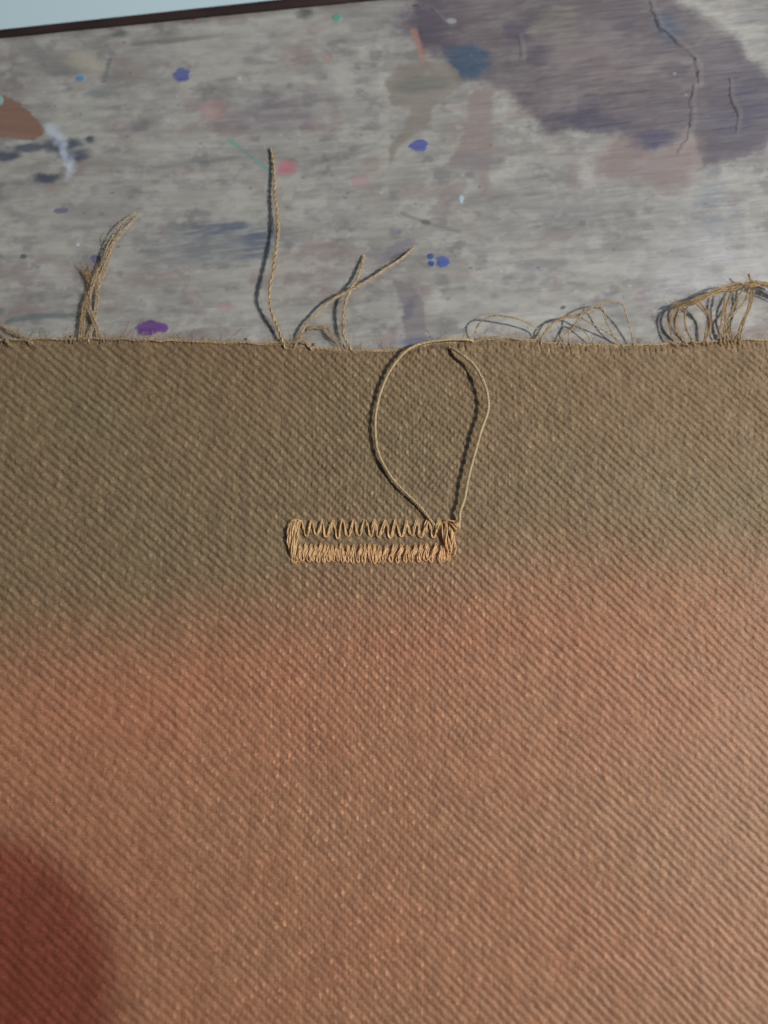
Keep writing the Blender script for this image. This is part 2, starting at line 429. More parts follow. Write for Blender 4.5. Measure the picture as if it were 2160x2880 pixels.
# dark edge strip: a rounded lipping with its own thickness
def strip_mesh():
    prof = [(0.0, -0.0002), (0.0, -0.00005), (0.08, 0.00012), (0.25, 0.00020), (0.75, 0.00018), (0.92, 0.00005), (1.0, -0.00025), (1.0, -0.006), (1.0, -0.0092)]
    xs_ = np.linspace(-0.35, 0.4, 60)
    vv = []
    for x in xs_:
        y0 = line_y(eA, eB, x); y1 = line_y(fA, fB, x)
        for t, z in prof:
            vv.append((x, y0 + (y1 - y0) * t, z))
    return mesh_from("edge_strip", vv, grid_faces(len(xs_), len(prof))[:, ::-1])
obj("edge_strip", strip_mesh(), table, m_edge)

# ------------------------------------------------------------------ cloth
cloth = thing("brown_cloth", "brown diagonal twill cloth with a frayed top edge lying on the wooden table", "cloth", (0, 0, 0))
edge_pts = np.array([(-300, 958), (0, 958), (150, 954), (300, 955), (450, 957), (620, 962), (760, 966), (860, 976), (930, 984), (1000, 987), (1090, 988), (1150, 982),
                     (1220, 970), (1300, 962), (1400, 959), (1500, 962), (1600, 970), (1700, 975), (1800, 974), (1900, 970), (2000, 963), (2160, 957), (2500, 955)], dtype=float)
ew = np.array([P(a_, c_, 0.0003)[:2] for a_, c_ in edge_pts])
def edge_y(x):
    return np.interp(x, ew[:, 0], ew[:, 1]) + 0.00022 * (vn(np.asarray(x) / 0.0009, np.zeros_like(x), 81) - 0.5) + 0.00012 * (vn(np.asarray(x) / 0.00032, np.zeros_like(x), 82) - 0.5)
A_ = 9.8 / 23.48 * MM      # warp pitch
B_ = 9.2 / 23.48 * MM       # weft pitch
HB = P(1045, 1518)
def drape(x, y):
    f = 0.00030 * (np.sin(x * 62 + y * 25 + 0.6) + 0.7 * np.sin(x * 31 - y * 70 + 2.0)) + 0.00035 * (fbm(x / 0.018 + 9, y / 0.018 + 4, 91, 3) - 0.5)
    hx = (x - HB[0]) / 0.0105; hy = (y - HB[1]) / 0.0028
    rr = np.sqrt(hx ** 2 + hy ** 2)
    f = f + 0.00022 * np.exp(-((rr - 1.5) / 0.5) ** 2) * (0.55 + 0.9 * vn(np.arctan2(hy, hx) * 3.2 + 20, rr * 0.8, 95)) - 0.00016 * np.exp(-(rr / 0.7) ** 2)
    f = f - 0.00012 * np.exp(-((y - HB[1]) / 0.0005) ** 2) * (np.abs(x - HB[0]) < 0.0085)
    return CLOTH_Z + 0.00012 + f * 0.8
def cloth_top(x, y):
    return float(drape(np.array(x), np.array(y)))
dxs = 0.000105
cx_ = np.concatenate([[-0.1, -0.07], np.arange(-0.0545, 0.0545, dxs), [0.07, 0.1]])
cv_ = np.concatenate([np.array([-1, 0, 1, 2, 3, 4]) * 0.00009, np.arange(5, 860) * dxs - 0.00007, [0.1, 0.13]])
X, V = np.meshgrid(cx_, cv_)
Vp = np.maximum(V, 0)
Y = edge_y(X) - Vp
# the yarn lattice wanders a little, steeper in the middle as in a hand-pressed cloth
sh = 0.0011 * (fbm(X / 0.022 + 3, Y / 0.022 + 8, 101, 3) - 0.5)
sh2 = 0.0009 * (fbm(X / 0.020 + 13, Y / 0.020 + 2, 102, 3) - 0.5)
mid = np.exp(-(((X + 0.002) / 0.020) ** 2)) * 0.16
cen = np.exp(-(((X - 0.001 - 0.15 * Y) / 0.017) ** 2))     # where the pressed pile is more open
cen = np.clip(cen + 0.5 * (fbm(X / 0.012, Y / 0.012, 130, 2) - 0.5), 0, 1)
Xw = X + 1.1 * X * X + sh + 0.00005 * np.sin(Y / 0.0031 + 9 * vn(X / 0.0009, X * 0, 131)) + 0.00010 * (vn(X / 0.0012, Y / 0.0006, 103) - 0.5)
Yw = Y + sh2 + mid * X * 0.6 + 0.00005 * np.sin(X / 0.0034 + 9 * vn(Y / 0.0009, X * 0, 132)) + 0.00010 * (vn(X / 0.0006, Y / 0.0012, 104) - 0.5)
wi = np.floor(Xw / A_); fx = (Xw / A_ - wi) * 2 - 1                     # warp index, position across it
ph = (Yw + B_ * wi) / (3 * B_)
pk = np.floor(ph); fy = (ph - pk) * 2 - 1                              # position along one float
phc = (Yw + B_ * Xw / A_) / (3 * B_) - 1 / 6                            # the same, running smoothly along the rib
wc = 0.25 + 0.6 * cen
phm = ph * wc + phc * (1 - wc)
fym = (phm - np.floor(phm)) * 2 - 1
rnd = _hash(wi, pk, 105); rnd2 = _hash(wi, pk, 106); rndw = _hash(wi, wi * 0, 107)
lean = fx + 0.30 * fy * (0.6 + 0.8 * rnd2)
warp_h = (np.sqrt(np.clip(1 - lean * lean * (0.12 + 0.60 * cen), 0.02, 1))) * (0.76 - 0.34 * cen + (0.24 + 0.34 * cen) * np.clip(np.cos(fym * math.pi / 2 * 1.02), 0, 1) ** 0.75)
wj = np.floor(Yw / B_); gy = (Yw / B_ - wj) * 2 - 1
rj = _hash(wj, np.floor(ph + 0.5), 108)
weft_h = 0.54 * np.sqrt(np.clip(1 - gy * gy * 0.9, 0.02, 1)) * (0.8 + 0.3 * rj)
frt = sm(0.0013, 0.0003, Vp) * sm(0.3, 0.7, vn(X / 0.0011, X * 0, 109) + 0.2)  # the last rows lose their weft
h = np.maximum(warp_h * (0.76 + 0.48 * rnd), weft_h * (1 - 0.8 * frt))
# bundles of warp ends show along the cut, parted by narrow gaps
bw = 0.00062 + 0.0
bx = X / bw + 0.5 * np.sin(X / 0.0031) + 0.35 * np.sin(X / 0.0013 + 2)
bi = np.floor(bx); bf = np.abs((bx - bi) * 2 - 1)
bl_ = 0.0007 + 0.0007 * _hash(bi, bi * 0, 140)
bl_ = bl_ * (0.55 + 0.45 * sm(-0.002, 0.010, X))
em_ = sm(bl_ * 1.25, bl_ * 0.75, Vp) * (0.55 + 0.45 * sm(-0.004, 0.008, X))
eh = 1.12 - 2.1 * sm(0.70, 0.98, bf) * (_hash(bi + (bx - bi > 0.5), bi * 0, 141) > 0.25) + 0.25 * (vn(X / 0.00012, Y / 0.0006, 142) - 0.5)
h = h * (1 - em_) + eh * em_
h = h * (1 - 0.75 * sm(0.0003, 0.0, Vp)) + 0.75 * sm(0.0003, 0.0, Vp) * 0.8
h += (1.00 - 0.55 * cen) * (np.cos((phm + 0.02) * 2 * math.pi - math.pi) * 0.5) * (0.5 + 1.0 * vn(X / 0.0015 + Y / 0.003, Y / 0.002, 111))
h += 0.42 * (vn(X / 0.00022, Y / 0.00030, 110) - 0.5) + 0.25 * (vn(X / 0.0011, Y / 0.0009, 112) - 0.5)
AMP = (0.000112 + 0.000035 * cen) * (1 - 0.42 * sm(0.0, -0.03, Y))
Z = drape(X, Y) + (h - 0.62) * AMP
drop = sm(0.0010, 0.0, Vp)
Z = Z * (1 - 0.45 * drop)
Z[V < 0] = 0.00002
inner = (np.abs(X) < 0.0546) & (V < 0.0902)
Z[~inner] = drape(X, Y)[~inner]
verts = np.stack([X, Y, Z], -1).reshape(-1, 3)
me = mesh_from("woven_fabric", verts, grid_faces(*X.shape)[:, ::-1])
CB = np.array((0.277, 0.192, 0.106))
dye_glints = np.ones(X.shape)[..., None] * CB
iswarp = (warp_h * (0.86 + 0.28 * rnd) > weft_h)
dye_glints = dye_glints * (0.82 + 0.30 * rnd2[..., None])
dye_glints = dye_glints * (1 + (0.35 + 0.35 * cen) * (rnd > 0.93 - 0.06 * cen) * (fy * fy < 0.1) * (lean * lean < 0.3) * iswarp)[..., None]  # glints painted into the cloth colour on random float crests
dye_glints = np.where(iswarp[..., None], dye_glints * 1.06, dye_glints * 0.88)
dye_glints = dye_glints * (0.95 + 0.10 * rndw[..., None])
lowf = (fbm(X / 0.014, Y / 0.012, 120, 3) - 0.5)[..., None]
dye_glints = dye_glints * (1 + lowf * np.array((0.12, -0.08, -0.08)))
dye_glints = dye_glints * (1 + 0.16 * em_ * (bf < 0.8))[..., None]
ca = me.color_attributes.new("dye_glints", 'FLOAT_COLOR', 'POINT')
c4 = np.ones((len(verts), 4), dtype=np.float32); c4[:, :3] = np.clip(dye_glints, 0.01, 0.9).reshape(-1, 3)
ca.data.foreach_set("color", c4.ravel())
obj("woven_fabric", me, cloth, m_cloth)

# ------------------------------------------------------------------ thread builder
def spline(pts, n):
    pts = np.asarray(pts, dtype=float)
    if len(pts) == 2:
        t = np.linspace(0, 1, n)[:, None]
        return pts[0] * (1 - t) + pts[1] * t
    ext = np.vstack([2 * pts[0] - pts[1], pts, 2 * pts[-1] - pts[-2]])
    seg = len(pts) - 1; out = []
    for s_ in np.linspace(0, seg - 1e-6, n):
        i = int(s_); t = s_ - i
        p0, p1, p2, p3 = ext[i:i + 4]
        out.append(0.5 * ((2 * p1) + (-p0 + p2) * t + (2 * p0 - 5 * p1 + 4 * p2 - p3) * t ** 2 + (-p0 + 3 * p1 - 3 * p2 + p3) * t ** 3))
    out = np.array(out)
    d = np.r_[0, np.cumsum(np.linalg.norm(np.diff(out, axis=0), axis=1))]
    tt = np.linspace(0, d[-1], n)
    return np.stack([np.interp(tt, d, out[:, k_]) for k_ in range(3)], 1)
class Acc:
    def __init__(s): s.v = []; s.f = []; s.n = 0
    def tube(s, path, rad, sides=6):
        path = np.asarray(path); n = len(path)
        rad = np.broadcast_to(np.asarray(rad, dtype=float), (n,))
        T = np.gradient(path, axis=0); T /= np.linalg.norm(T, axis=1)[:, None] + 1e-12
        ref = np.array((0.13, 0.21, 0.97))
        U = np.cross(T, ref); U /= np.linalg.norm(U, axis=1)[:, None] + 1e-12
        Wv = np.cross(T, U)
        a = np.arange(sides) / sides * 2 * math.pi
        ring = path[:, None, :] + rad[:, None, None] * (np.cos(a)[None, :, None] * U[:, None, :] + np.sin(a)[None, :, None] * Wv[:, None, :])
        s.v.append(ring.reshape(-1, 3))
        i = np.arange(n - 1)[:, None] * sides; j = np.arange(sides)[None, :]; j2 = (j + 1) % sides
        s.f.append(np.stack([i + j, i + j2, i + sides + j2, i + sides + j], -1).reshape(-1, 4) + s.n)
        s.n += n * sides
    def build(s, name, parent, mat):
        return obj(name, mesh_from(name, np.concatenate(s.v), np.concatenate(s.f)), parent, mat)
def yarn(acc, pts, r, plies=2, pitch=0.0009, n=None, taper=(1, 1), loose=0.0, fibres=0, sides=6, seed=0):
    """a twisted yarn of several plies with a few stray fibres"""
    rg = np.random.default_rng(seed + 1000)
    L = np.sum(np.linalg.norm(np.diff(np.asarray(pts), axis=0), axis=1))
    n = n or max(10, int(L / pitch * 9))
    c = spline(pts, n)
    T = np.gradient(c, axis=0); T /= np.linalg.norm(T, axis=1)[:, None] + 1e-12
    U = np.cross(T, (0.13, 0.21, 0.97)); U /= np.linalg.norm(U, axis=1)[:, None] + 1e-12
    Wv = np.cross(T, U)
    d = np.linspace(0, L, n); t = np.linspace(0, 1, n)
    tp = np.clip(np.minimum(taper[0] + (1 - taper[0]) * t / 0.15, taper[1] + (1 - taper[1]) * (1 - t) / 0.15), 0.1, 1.0)
    for q in range(plies):
        ph_ = d / pitch * 2 * math.pi * 1.0 + 1.3 * np.sin(d / 0.0041 + seed * 1.7) + 0.8 * np.sin(d / 0.0017 + seed) + q * 2 * math.pi / plies + 0.5 * np.sin(d / 0.0023 + seed)
        off = r * (0.52 if plies > 1 else 0) * (1 + loose * (rg.random() - 0.3) * t * 3)
        pth = c + (off * tp)[:, None] * (np.cos(ph_)[:, None] * U + np.sin(ph_)[:, None] * Wv)
        acc.tube(pth, r * (0.58 if plies > 1 else 1.0) * tp * (1 + 0.12 * np.sin(d / 0.0006 + q * 2 + seed)), sides)
    for q in range(fibres):
        i0 = rg.integers(0, n - 2); fl = rg.uniform(0.0005, 0.0016)
        dr = rg.normal(size=3); dr[2] = abs(dr[2]) * 0.5; dr /= np.linalg.norm(dr)
        dr = dr * 0.7 + T[i0] * rg.choice([-1, 1]) * 0.8
        p0 = c[i0]; p1 = p0 + dr * fl * 0.5 + rg.normal(size=3) * 0.00010; p2 = p1 + (dr + rg.normal(size=3) * 0.5) * fl * 0.5
        p1[2] = max(p1[2], 0.00004); p2[2] = max(p2[2], 0.00004)
        acc.tube(spline([p0, p1, p2], 6), [0.000014, 0.000014, 0.000013, 0.000012, 0.00001, 0.000006], 3)
def pp(lst, base=None):
    """(px, py, height in mm above its support) -> world points"""
    out = []
    for a in lst:
        z = a[2] * MM
        if base == 'cloth':
            q = P(a[0], a[1], CLOTH_Z + z)
            q = P(a[0], a[1], cloth_top(q[0], q[1]) + z)
        else:
            q = P(a[0], a[1], z)
        out.append(q)
    return out

# ------------------------------------------------------------------ buttonhole stitching
sew = thing("buttonhole_stitching", "tan hand sewn buttonhole rectangle with one long loose thread loop on the brown cloth", "stitching", (0, 0, 0))
R_S = 0.000142
def stitch(pts, r=R_S, seed=0, label=None, plies=2, fib=2):
    a = Acc()
    yarn(a, pp(pts, 'cloth'), r, plies, 0.0034, n=26, taper=(0.7, 0.7), fibres=fib, seed=seed)
    o = a.build("stitch", sew, m_stitch)
    if label: o['label'] = label
    return o
sd = 0
up = [(848, 862, 1508, 872), (877, 890, 1505, 903), (906, 917, 1510, 931), (936, 950, 1515, 958), (965, 978, 1510, 991), (996, 1009, 1508, 1022), (1030, 1043, 1509, 1050),
      (1055, 1064, 1511, 1079), (1085, 1097, 1513, 1109), (1112, 1129, 1509, 1141), (1143, 1157, 1506, 1168), (1173, 1183, 1513, 1199), (1206, 1219, 1512, 1231)]
for xl, xb, yb, xr in up:
    j = lambda s_=1.5: random.uniform(-s_, s_)
    w_ = min(5.0, (xr - xl) * 0.2)
    stitch([(xl - 2, 1461 + j(), -0.12), (xl + 1, 1468 + j(), 0.14), (xl + (xb - xl) * 0.45, 1488, 0.20), (xb - w_, yb - 6, 0.16), (xb, yb, 0.10), (xb + w_, yb - 6, 0.16),
            (xr - (xr - xb) * 0.35, 1486, 0.22), (xr - 0.5, 1467 + j(), 0.14), (xr + 2, 1459 + j(), -0.12)], R_S * random.uniform(0.88, 1.12), sd)
    sd += 1
# the upright threads packed beside each V of the upper row
for xl, xb, yb, xr in up[::1]:
    if random.random() < 0.75:
        xo = xr + random.uniform(0, 3)
        stitch([(xo + 1, 1460, -0.1), (xo, 1470, 0.22), (xo - 3, 1486, 0.24), (xo - 6 + random.uniform(-2, 2), 1500, -0.1)], R_S * 1.05, sd); sd += 1
tops = [843, 859, 874, 887, 901, 913, 923, 933, 946, 959, 978, 993, 1014, 1026, 1038, 1052, 1065, 1084, 1106, 1127, 1144, 1167, 1183, 1199, 1224, 1241]
bots = [840, 850, 868, 880, 895, 910, 923, 936, 950, 963, 976, 991, 1007, 1023, 1043, 1054, 1064, 1080, 1099, 1118, 1140, 1156, 1177, 1197, 1212, 1236]
for i, (xt, xb) in enumerate(zip(tops, bots)):
    j = lambda s_=2.0: random.uniform(-s_, s_)
    hw = random.uniform(3.0, 5.5)
    ytop = 1529 + j(4)
    yb = 1576 + xb * 0.004 + j(3)
    stitch([(xt + 2, ytop + 1, -0.12), (xt - 0.5, ytop + 5, 0.18), (xt - 2, ytop + 17, 0.28), (xb - hw, yb - 12, 0.22), (xb - hw * 0.6, yb - 2, 0.12), (xb + hw * 0.5, yb + 1, 0.10),
            (xb + hw, yb - 8, 0.24), (xb + hw * 0.4, yb - 19, 0.34), (xt + 3, ytop + 14, 0.20), (xt + 4.5, ytop + 4, -0.10)], R_S * random.uniform(0.80, 0.98), sd)
    sd += 1
tops += [1252, 1262]; bots += [1250, 1260]
for xa, xb in ((1250, 1249), (1260, 1258), (1247, 1244)):
    stitch([(xa + 2, 1532, -0.12), (xa, 1540, 0.2), (xb, 1560, 0.3), (xb, 1574, 0.16), (xb + 3, 1579, 0.1), (xb + 6, 1570, 0.2), (xb + 5, 1556, -0.1)], R_S, sd); sd += 1
# slanting threads between them
for i in range(len(tops) - 1):
    x0 = tops[i] + 6; x1 = bots[i] + 7 + random.uniform(-2, 2)
    stitch([(x0 + 2, 1540, -0.12), (x0, 1548, 0.16), (x1, 1562, 0.18), (x1 + 1, 1574 + random.uniform(-2, 3), -0.10)], R_S * 0.9, sd, fib=1); sd += 1
# bar tack at the left end
for pts in ([(822, 1466, -0.1), (812, 1480, 0.30), (809, 1510, 0.36), (811, 1535, 0.30), (817, 1556, -0.1)],
            [(832, 1463, -0.1), (825, 1474, 0.42), (823, 1515, 0.50), (821, 1550, 0.42), (820, 1575, -0.05)],
            [(836, 1463, -0.1), (830, 1472, 0.48), (828, 1515, 0.56), (827, 1550, 0.48), (828, 1577, -0.05)],
            [(824, 1464, -0.1), (818, 1476, 0.34), (816, 1515, 0.40), (818, 1545, 0.34), (822, 1566, -0.1)],
            [(843, 1463, -0.1), (841, 1480, 0.30), (838, 1505, 0.44), (833, 1530, 0.46), (830, 1562, 0.2), (829, 1573, -0.1)],
            [(848, 1463, -0.1), (838, 1468, 0.34), (836, 1485, 0.44), (833, 1500, 0.36), (832, 1512, -0.1)],
            [(812, 1476, 0.0), (820, 1465, 0.28), (832, 1462, 0.30), (845, 1465, 0.22), (850, 1474, -0.1)],
            [(820, 1572, -0.1), (824, 1580, 0.16), (832, 1582, 0.18), (838, 1576, -0.1)]):
    stitch(pts, R_S * 1.08, sd); sd += 1
# bar tack and knot at the right end
for pts in ([(1238, 1464, -0.1), (1241, 1478, 0.32), (1246, 1505, 0.36), (1254, 1535, 0.40), (1264, 1567, -0.1)],
            [(1259, 1466, -0.1), (1255, 1482, 0.36), (1249, 1502, 0.40), (1250, 1522, 0.34), (1256, 1545, -0.1)],
            [(1252, 1466, -0.1), (1256, 1490, 0.50), (1254, 1520, 0.52), (1258, 1548, 0.44), (1268, 1562, -0.1)],
            [(1264, 1466, -0.1), (1266, 1490, 0.46), (1272, 1520, 0.52), (1268, 1548, 0.44), (1264, 1568, -0.05)],
            [(1270, 1478, -0.1), (1273, 1500, 0.40), (1279, 1525, 0.42), (1281, 1548, 0.36), (1277, 1560, 0.22), (1270, 1564, -0.1)],
            [(1256, 1500, 0.0), (1263, 1520, 0.50), (1266, 1540, 0.48), (1274, 1560, -0.1)],
            [(1244, 1470, 0.0), (1258, 1464, 0.36), (1274, 1466, 0.42), (1286, 1470, 0.3)],
            [(1262, 1470, 0.1), (1274, 1478, 0.60), (1284, 1490, 0.55), (1276, 1498, 0.2), (1266, 1494, -0.1)],
            [(1272, 1464, 0.0), (1286, 1468, 0.55), (1292, 1480, 0.6), (1286, 1490, 0.5), (1276, 1488, 0.3), (1270, 1478, 0.0)],
            [(1268, 1480, 0.2), (1280, 1474, 0.75), (1290, 1484, 0.7), (1284, 1496, 0.3), (1272, 1500, -0.1)]):
    stitch(pts, R_S * 1.05, sd); sd += 1
# faint shadow-thread lying in the slot is left out; the long loose loop
a = Acc()
loop_a = [(1221, 1478, -0.1), (1217, 1471, 0.25), (1188, 1432, 0.42), (1153, 1397, 0.5), (1112, 1356, 0.5), (1085, 1317, 0.5), (1063, 1270, 0.55), (1056, 1217, 0.6), (1056, 1173, 0.6), (1062, 1135, 0.6), (1073.5, 1094, 0.6),
          (1091, 1053, 0.7), (1112, 1020.5, 0.8), (1138, 991, 0.8), (1165, 973.5, 0.7), (1200, 963, 0.6), (1250, 956, 0.6), (1285, 954, 0.4), (1322, 956, 0.15), (1332, 962, -0.15)]
yarn(a, pp(loop_a, 'cloth'), 0.000165, 3, 0.00095, fibres=50, seed=3)
o = a.build("thread_loop", sew, m_loop); o['label'] = 'left side of the loose thread loop, curling over the cut edge'
a = Acc()
loop_b = [(1256, 980, -0.15), (1266, 979, 0.3), (1282, 986, 0.7), (1303, 1000, 1.1), (1324, 1016, 1.1), (1343, 1040, 1.2), (1356, 1064, 1.25), (1367, 1092, 1.3), (1373, 1123, 1.3), (1373, 1152, 1.3), (1365, 1180, 1.25), (1353, 1212, 1.2),
          (1342, 1252, 1.15), (1327, 1305, 1.05), (1315, 1355, 1.0), (1306, 1405, 0.9), (1294, 1438, 0.9), (1292, 1465, 0.6), (1289, 1482, 0.45), (1280, 1488, 0.2)]
yarn(a, pp(loop_b, 'cloth'), 0.000180, 3, 0.00105, fibres=50, seed=4)
o = a.build("thread_loop", sew, m_loop); o['label'] = 'right side of the loose thread loop, standing off the cloth'

# ------------------------------------------------------------------ frayed yarns along the cut edge
def fray(pts, r=0.00021, plies=3, mat=None, label=None, fib=14, seed=0, loose=0.15, pitch=0.0013, taper=(1, 0.8), halo=10, split=1):
    a = Acc(); r = r * 0.64
    if split == 1:
        yarn(a, pp(pts), r, plies, pitch * 1.15, taper=taper, loose=loose, fibres=fib, seed=seed)
    else:
        rg = np.random.default_rng(seed + 77)
        for q in range(split):
            k_ = len(pts); jit = np.cumsum(rg.normal(size=(k_, 2)) * 4.6, axis=0); jit -= jit.mean(0) * 0.7
            cut = k_ if q == 0 else rg.integers(max(3, k_ - 2), k_ + 1)
            yarn(a, pp([(p_[0] + j_[0], p_[1] + j_[1] * 0.6, max(0.1, p_[2] + rg.uniform(-0.15, 0.15))) for p_, j_ in zip(pts, jit)][:cut]), r * rg.uniform(0.36, 0.52), 2, pitch * rg.uniform(0.7, 1.3), taper=(1, 0.4), loose=0.4, fibres=int(fib * 0.8), seed=seed * 3 + q)
    c = spline(pp(pts), 60); rg = np.random.default_rng(seed + 5)
    for q in range(halo):
        t = np.linspace(0, 1, 60); k0, k1 = sorted(rg.integers(0, 60, 2))
        if k1 - k0 < 8: k0, k1 = 0, 60
        wob = np.stack([np.sin(t * rg.uniform(8, 40) + rg.uniform(0, 6)) * r * rg.uniform(0.7, 1.9) for _ in range(3)], 1); wob[:, 2] *= 0.6
        pth = c + wob; pth[:, 2] = np.maximum(pth[:, 2], 0.00003)
        a.tube(pth[k0:k1], r * 0.13, 4)
    o = a.build("frayed_yarn", cloth, mat or m_fray)
    if label: o['label'] = label
    return o
fray([(806, 985, 0.6), (797, 964, 0.7), (781, 918, 0.9), (762, 872, 1.3), (758, 820, 1.7), (771, 749, 1.5), (781, 671, 1.2), (781, 618, 1.0), (775, 553, 0.8), (771, 469, 0.5), (762, 417, 0.25)],
     0.00027, 2, label='long straight frayed yarn standing up from the cut edge', fib=40, seed=11, pitch=0.0016)
fray([(286, 955, 0.5), (270, 915, 0.7), (250, 859, 0.8), (262, 801, 0.8), (286, 749, 0.9), (312, 690, 1.0), (352, 638, 0.9), (391, 602, 0.5)], 0.00026, 2, fib=40, seed=12, pitch=0.0015, split=3)
fray([(241, 960, 0.5), (262, 905, 0.6), (273, 846, 0.7), (276, 800, 0.8), (296, 745, 0.9), (304, 703, 0.8), (299, 655, 0.6)], 0.00024, 2, fib=40, seed=13, split=3)
fray([(225, 958, 0.5), (234, 872, 0.6), (252, 805, 0.5), (238, 772, 0.4), (219, 745, 0.3)], 0.00026, 3, m_fuzz, fib=50, seed=14, split=4)
fray([(282, 800, 0.4), (262, 790, 0.5), (252, 770, 0.4), (262, 748, 0.3)], 0.00018, 2, m_fuzz, fib=20, seed=15, split=2)
fray([(-20, 905, 0.4), (15, 925, 0.5), (45, 940, 0.5), (75, 955, 0.5), (100, 972, 0.5)], 0.00024, 2, fib=20, seed=16, split=2)
fray([(-10, 935, 0.4), (10, 945, 0.6), (20, 960, 0.6), (30, 975, 0.5)], 0.00020, 2, fib=16, seed=17, split=2)
fray([(884, 990, 0.6), (866, 972, 0.7), (845, 947, 0.8), (863, 911, 0.9), (888, 886, 1.1), (917, 857, 1.2), (953, 831, 1.3), (1007, 806, 1.3), (1036, 788, 1.2), (1091, 752, 0.9), (1134, 723, 0.6), (1166, 694, 0.3)],
     0.00022, 2, label='frayed yarn leaning far to the right from the cut edge', fib=40, seed=18, pitch=0.0014)
fray([(994, 992, 0.6), (980, 970, 0.7), (968, 944, 0.8), (966, 907, 1.0), (969, 860, 1.2), (986, 817, 1.2), (1007, 781, 0.9), (1018, 745, 0.6), (1025, 717, 0.3)], 0.00026, 2, fib=40, seed=19, pitch=0.0015)
fray([(866, 925, 0.6), (881, 918, 0.7), (903, 922, 0.7), (921, 922, 0.8), (935, 944, 0.7), (953, 965, 0.7), (966, 992, 0.5)], 0.00022, 2, fib=24, seed=20, split=2)
fray([(790, 965, 0.6), (806, 962, 0.7), (822, 962, 0.7), (838, 955, 0.7), (850, 940, 0.6)], 0.00022, 2, fib=20, seed=21, split=2)
fray([(826, 985, 0.5), (836, 960, 0.7), (860, 962, 0.7), (880, 992, 0.5)], 0.0002, 2, fib=16, seed=22)
R2 = 0.00012
fray([(1338, 965, 0.5), (1336, 937, 0.9), (1350, 908, 1.5), (1385, 888, 2.0), (1443, 894, 2.1), (1484, 908, 1.6), (1515, 931, 1.0), (1512, 970, 0.5)], R2, 2, fib=16, seed=23)
fray([(1332, 962, 0.6), (1370, 948, 0.9), (1408, 946, 1.0), (1460, 955, 0.8), (1510, 955, 0.6)], R2, 2, fib=16, seed=24)
fray([(1522, 975, 0.5), (1524, 949, 0.9), (1547, 914, 1.4), (1582, 897, 1.7), (1628, 891, 1.8), (1651, 903, 1.7), (1692, 926, 1.3), (1738, 955, 0.8), (1755, 980, 0.5)], R2, 2, fib=16, seed=25)
fray([(1604, 975, 0.5), (1600, 937, 1.0), (1617, 914, 1.4), (1640, 879, 2.0), (1692, 853, 2.2), (1744, 853, 2.2), (1758, 874, 2.0), (1770, 914, 1.3), (1786, 980, 0.5)], R2, 2, fib=16, seed=26)
fray([(1568, 975, 0.5), (1582, 950, 0.8), (1617, 912, 1.2), (1640, 930, 1.0), (1657, 949, 0.8), (1676, 978, 0.5)], R2 * 0.9, 2, fib=12, seed=27)
fray([(1515, 960, 0.6), (1560, 905, 1.3), (1600, 888, 1.6), (1660, 880, 1.6), (1700, 858, 1.5)], R2 * 1.1, 2, m_fuzz, fib=16, seed=28)
fray([(1690, 855, 2.0), (1700, 880, 1.6), (1712, 920, 1.2), (1740, 970, 0.5)], R2 * 0.8, 2, fib=8, seed=29)
# the golden tangle at the right: loops hanging from a bundle
for q, (dy, dz) in enumerate([(random.uniform(-13, 13), random.uniform(1.3, 2.3)) for _ in range(9)]):
    fray([(1886 + q * 5, 860 + dy * random.uniform(-1, 1), 1.2), (1952, 846 + dy * random.uniform(-1, 1), dz), (2010, 824 + dy * random.uniform(-1, 1), dz), (2068, 807 + dy * random.uniform(-1, 1), dz), (2114, 796 + dy * random.uniform(-1, 1), dz), (2175, 806 + dy, dz), (2230, 830 + dy, dz)],
         random.uniform(0.00009, 0.00014), 2, m_fuzz, fib=24, seed=40 + q, label='bundle of golden frayed yarns lying across the tangle' if q == 0 else None)
tang = [[(1930, 854), (1896, 875), (1884, 908), (1890, 949), (1905, 978)], [(1915, 862), (1903, 890), (1900, 925), (1920, 955), (1940, 978)], [(1935, 856), (1926, 885), (1929, 920), (1942, 950), (1955, 975)],
        [(1950, 850), (1972, 868), (1992, 900), (1984, 940), (1978, 975)], [(1965, 846), (1990, 880), (1998, 915), (1988, 950), (1990, 975)], [(2042, 822), (2036, 860), (2030, 900), (2024, 935), (2030, 975)],
        [(2062, 815), (2044, 860), (2040, 900), (2044, 940), (2050, 972)], [(2095, 805), (2070, 850), (2052, 890), (2050, 930), (2060, 970)], [(2112, 800), (2108, 850), (2086, 910), (2070, 950), (2068, 972)],
        [(2122, 800), (2112, 860), (2092, 905), (2084, 945), (2080, 970)], [(2110, 805), (2092, 850), (2064, 880), (2040, 910), (2036, 950), (2040, 972)], [(1940, 853), (1910, 870), (1896, 905), (1908, 940), (1925, 974)],
        [(2105, 770), (2112, 790), (2130, 806), (2150, 812)]]
for q, pts in enumerate(tang):
    n_ = len(pts)
    fray([(x, y, 1.7 - 1.3 * (i / (n_ - 1)) ** 1.5 + 0.2 * random.random()) for i, (x, y) in enumerate(pts)], 0.00015, 2, m_fuzz, fib=30, seed=60 + q)
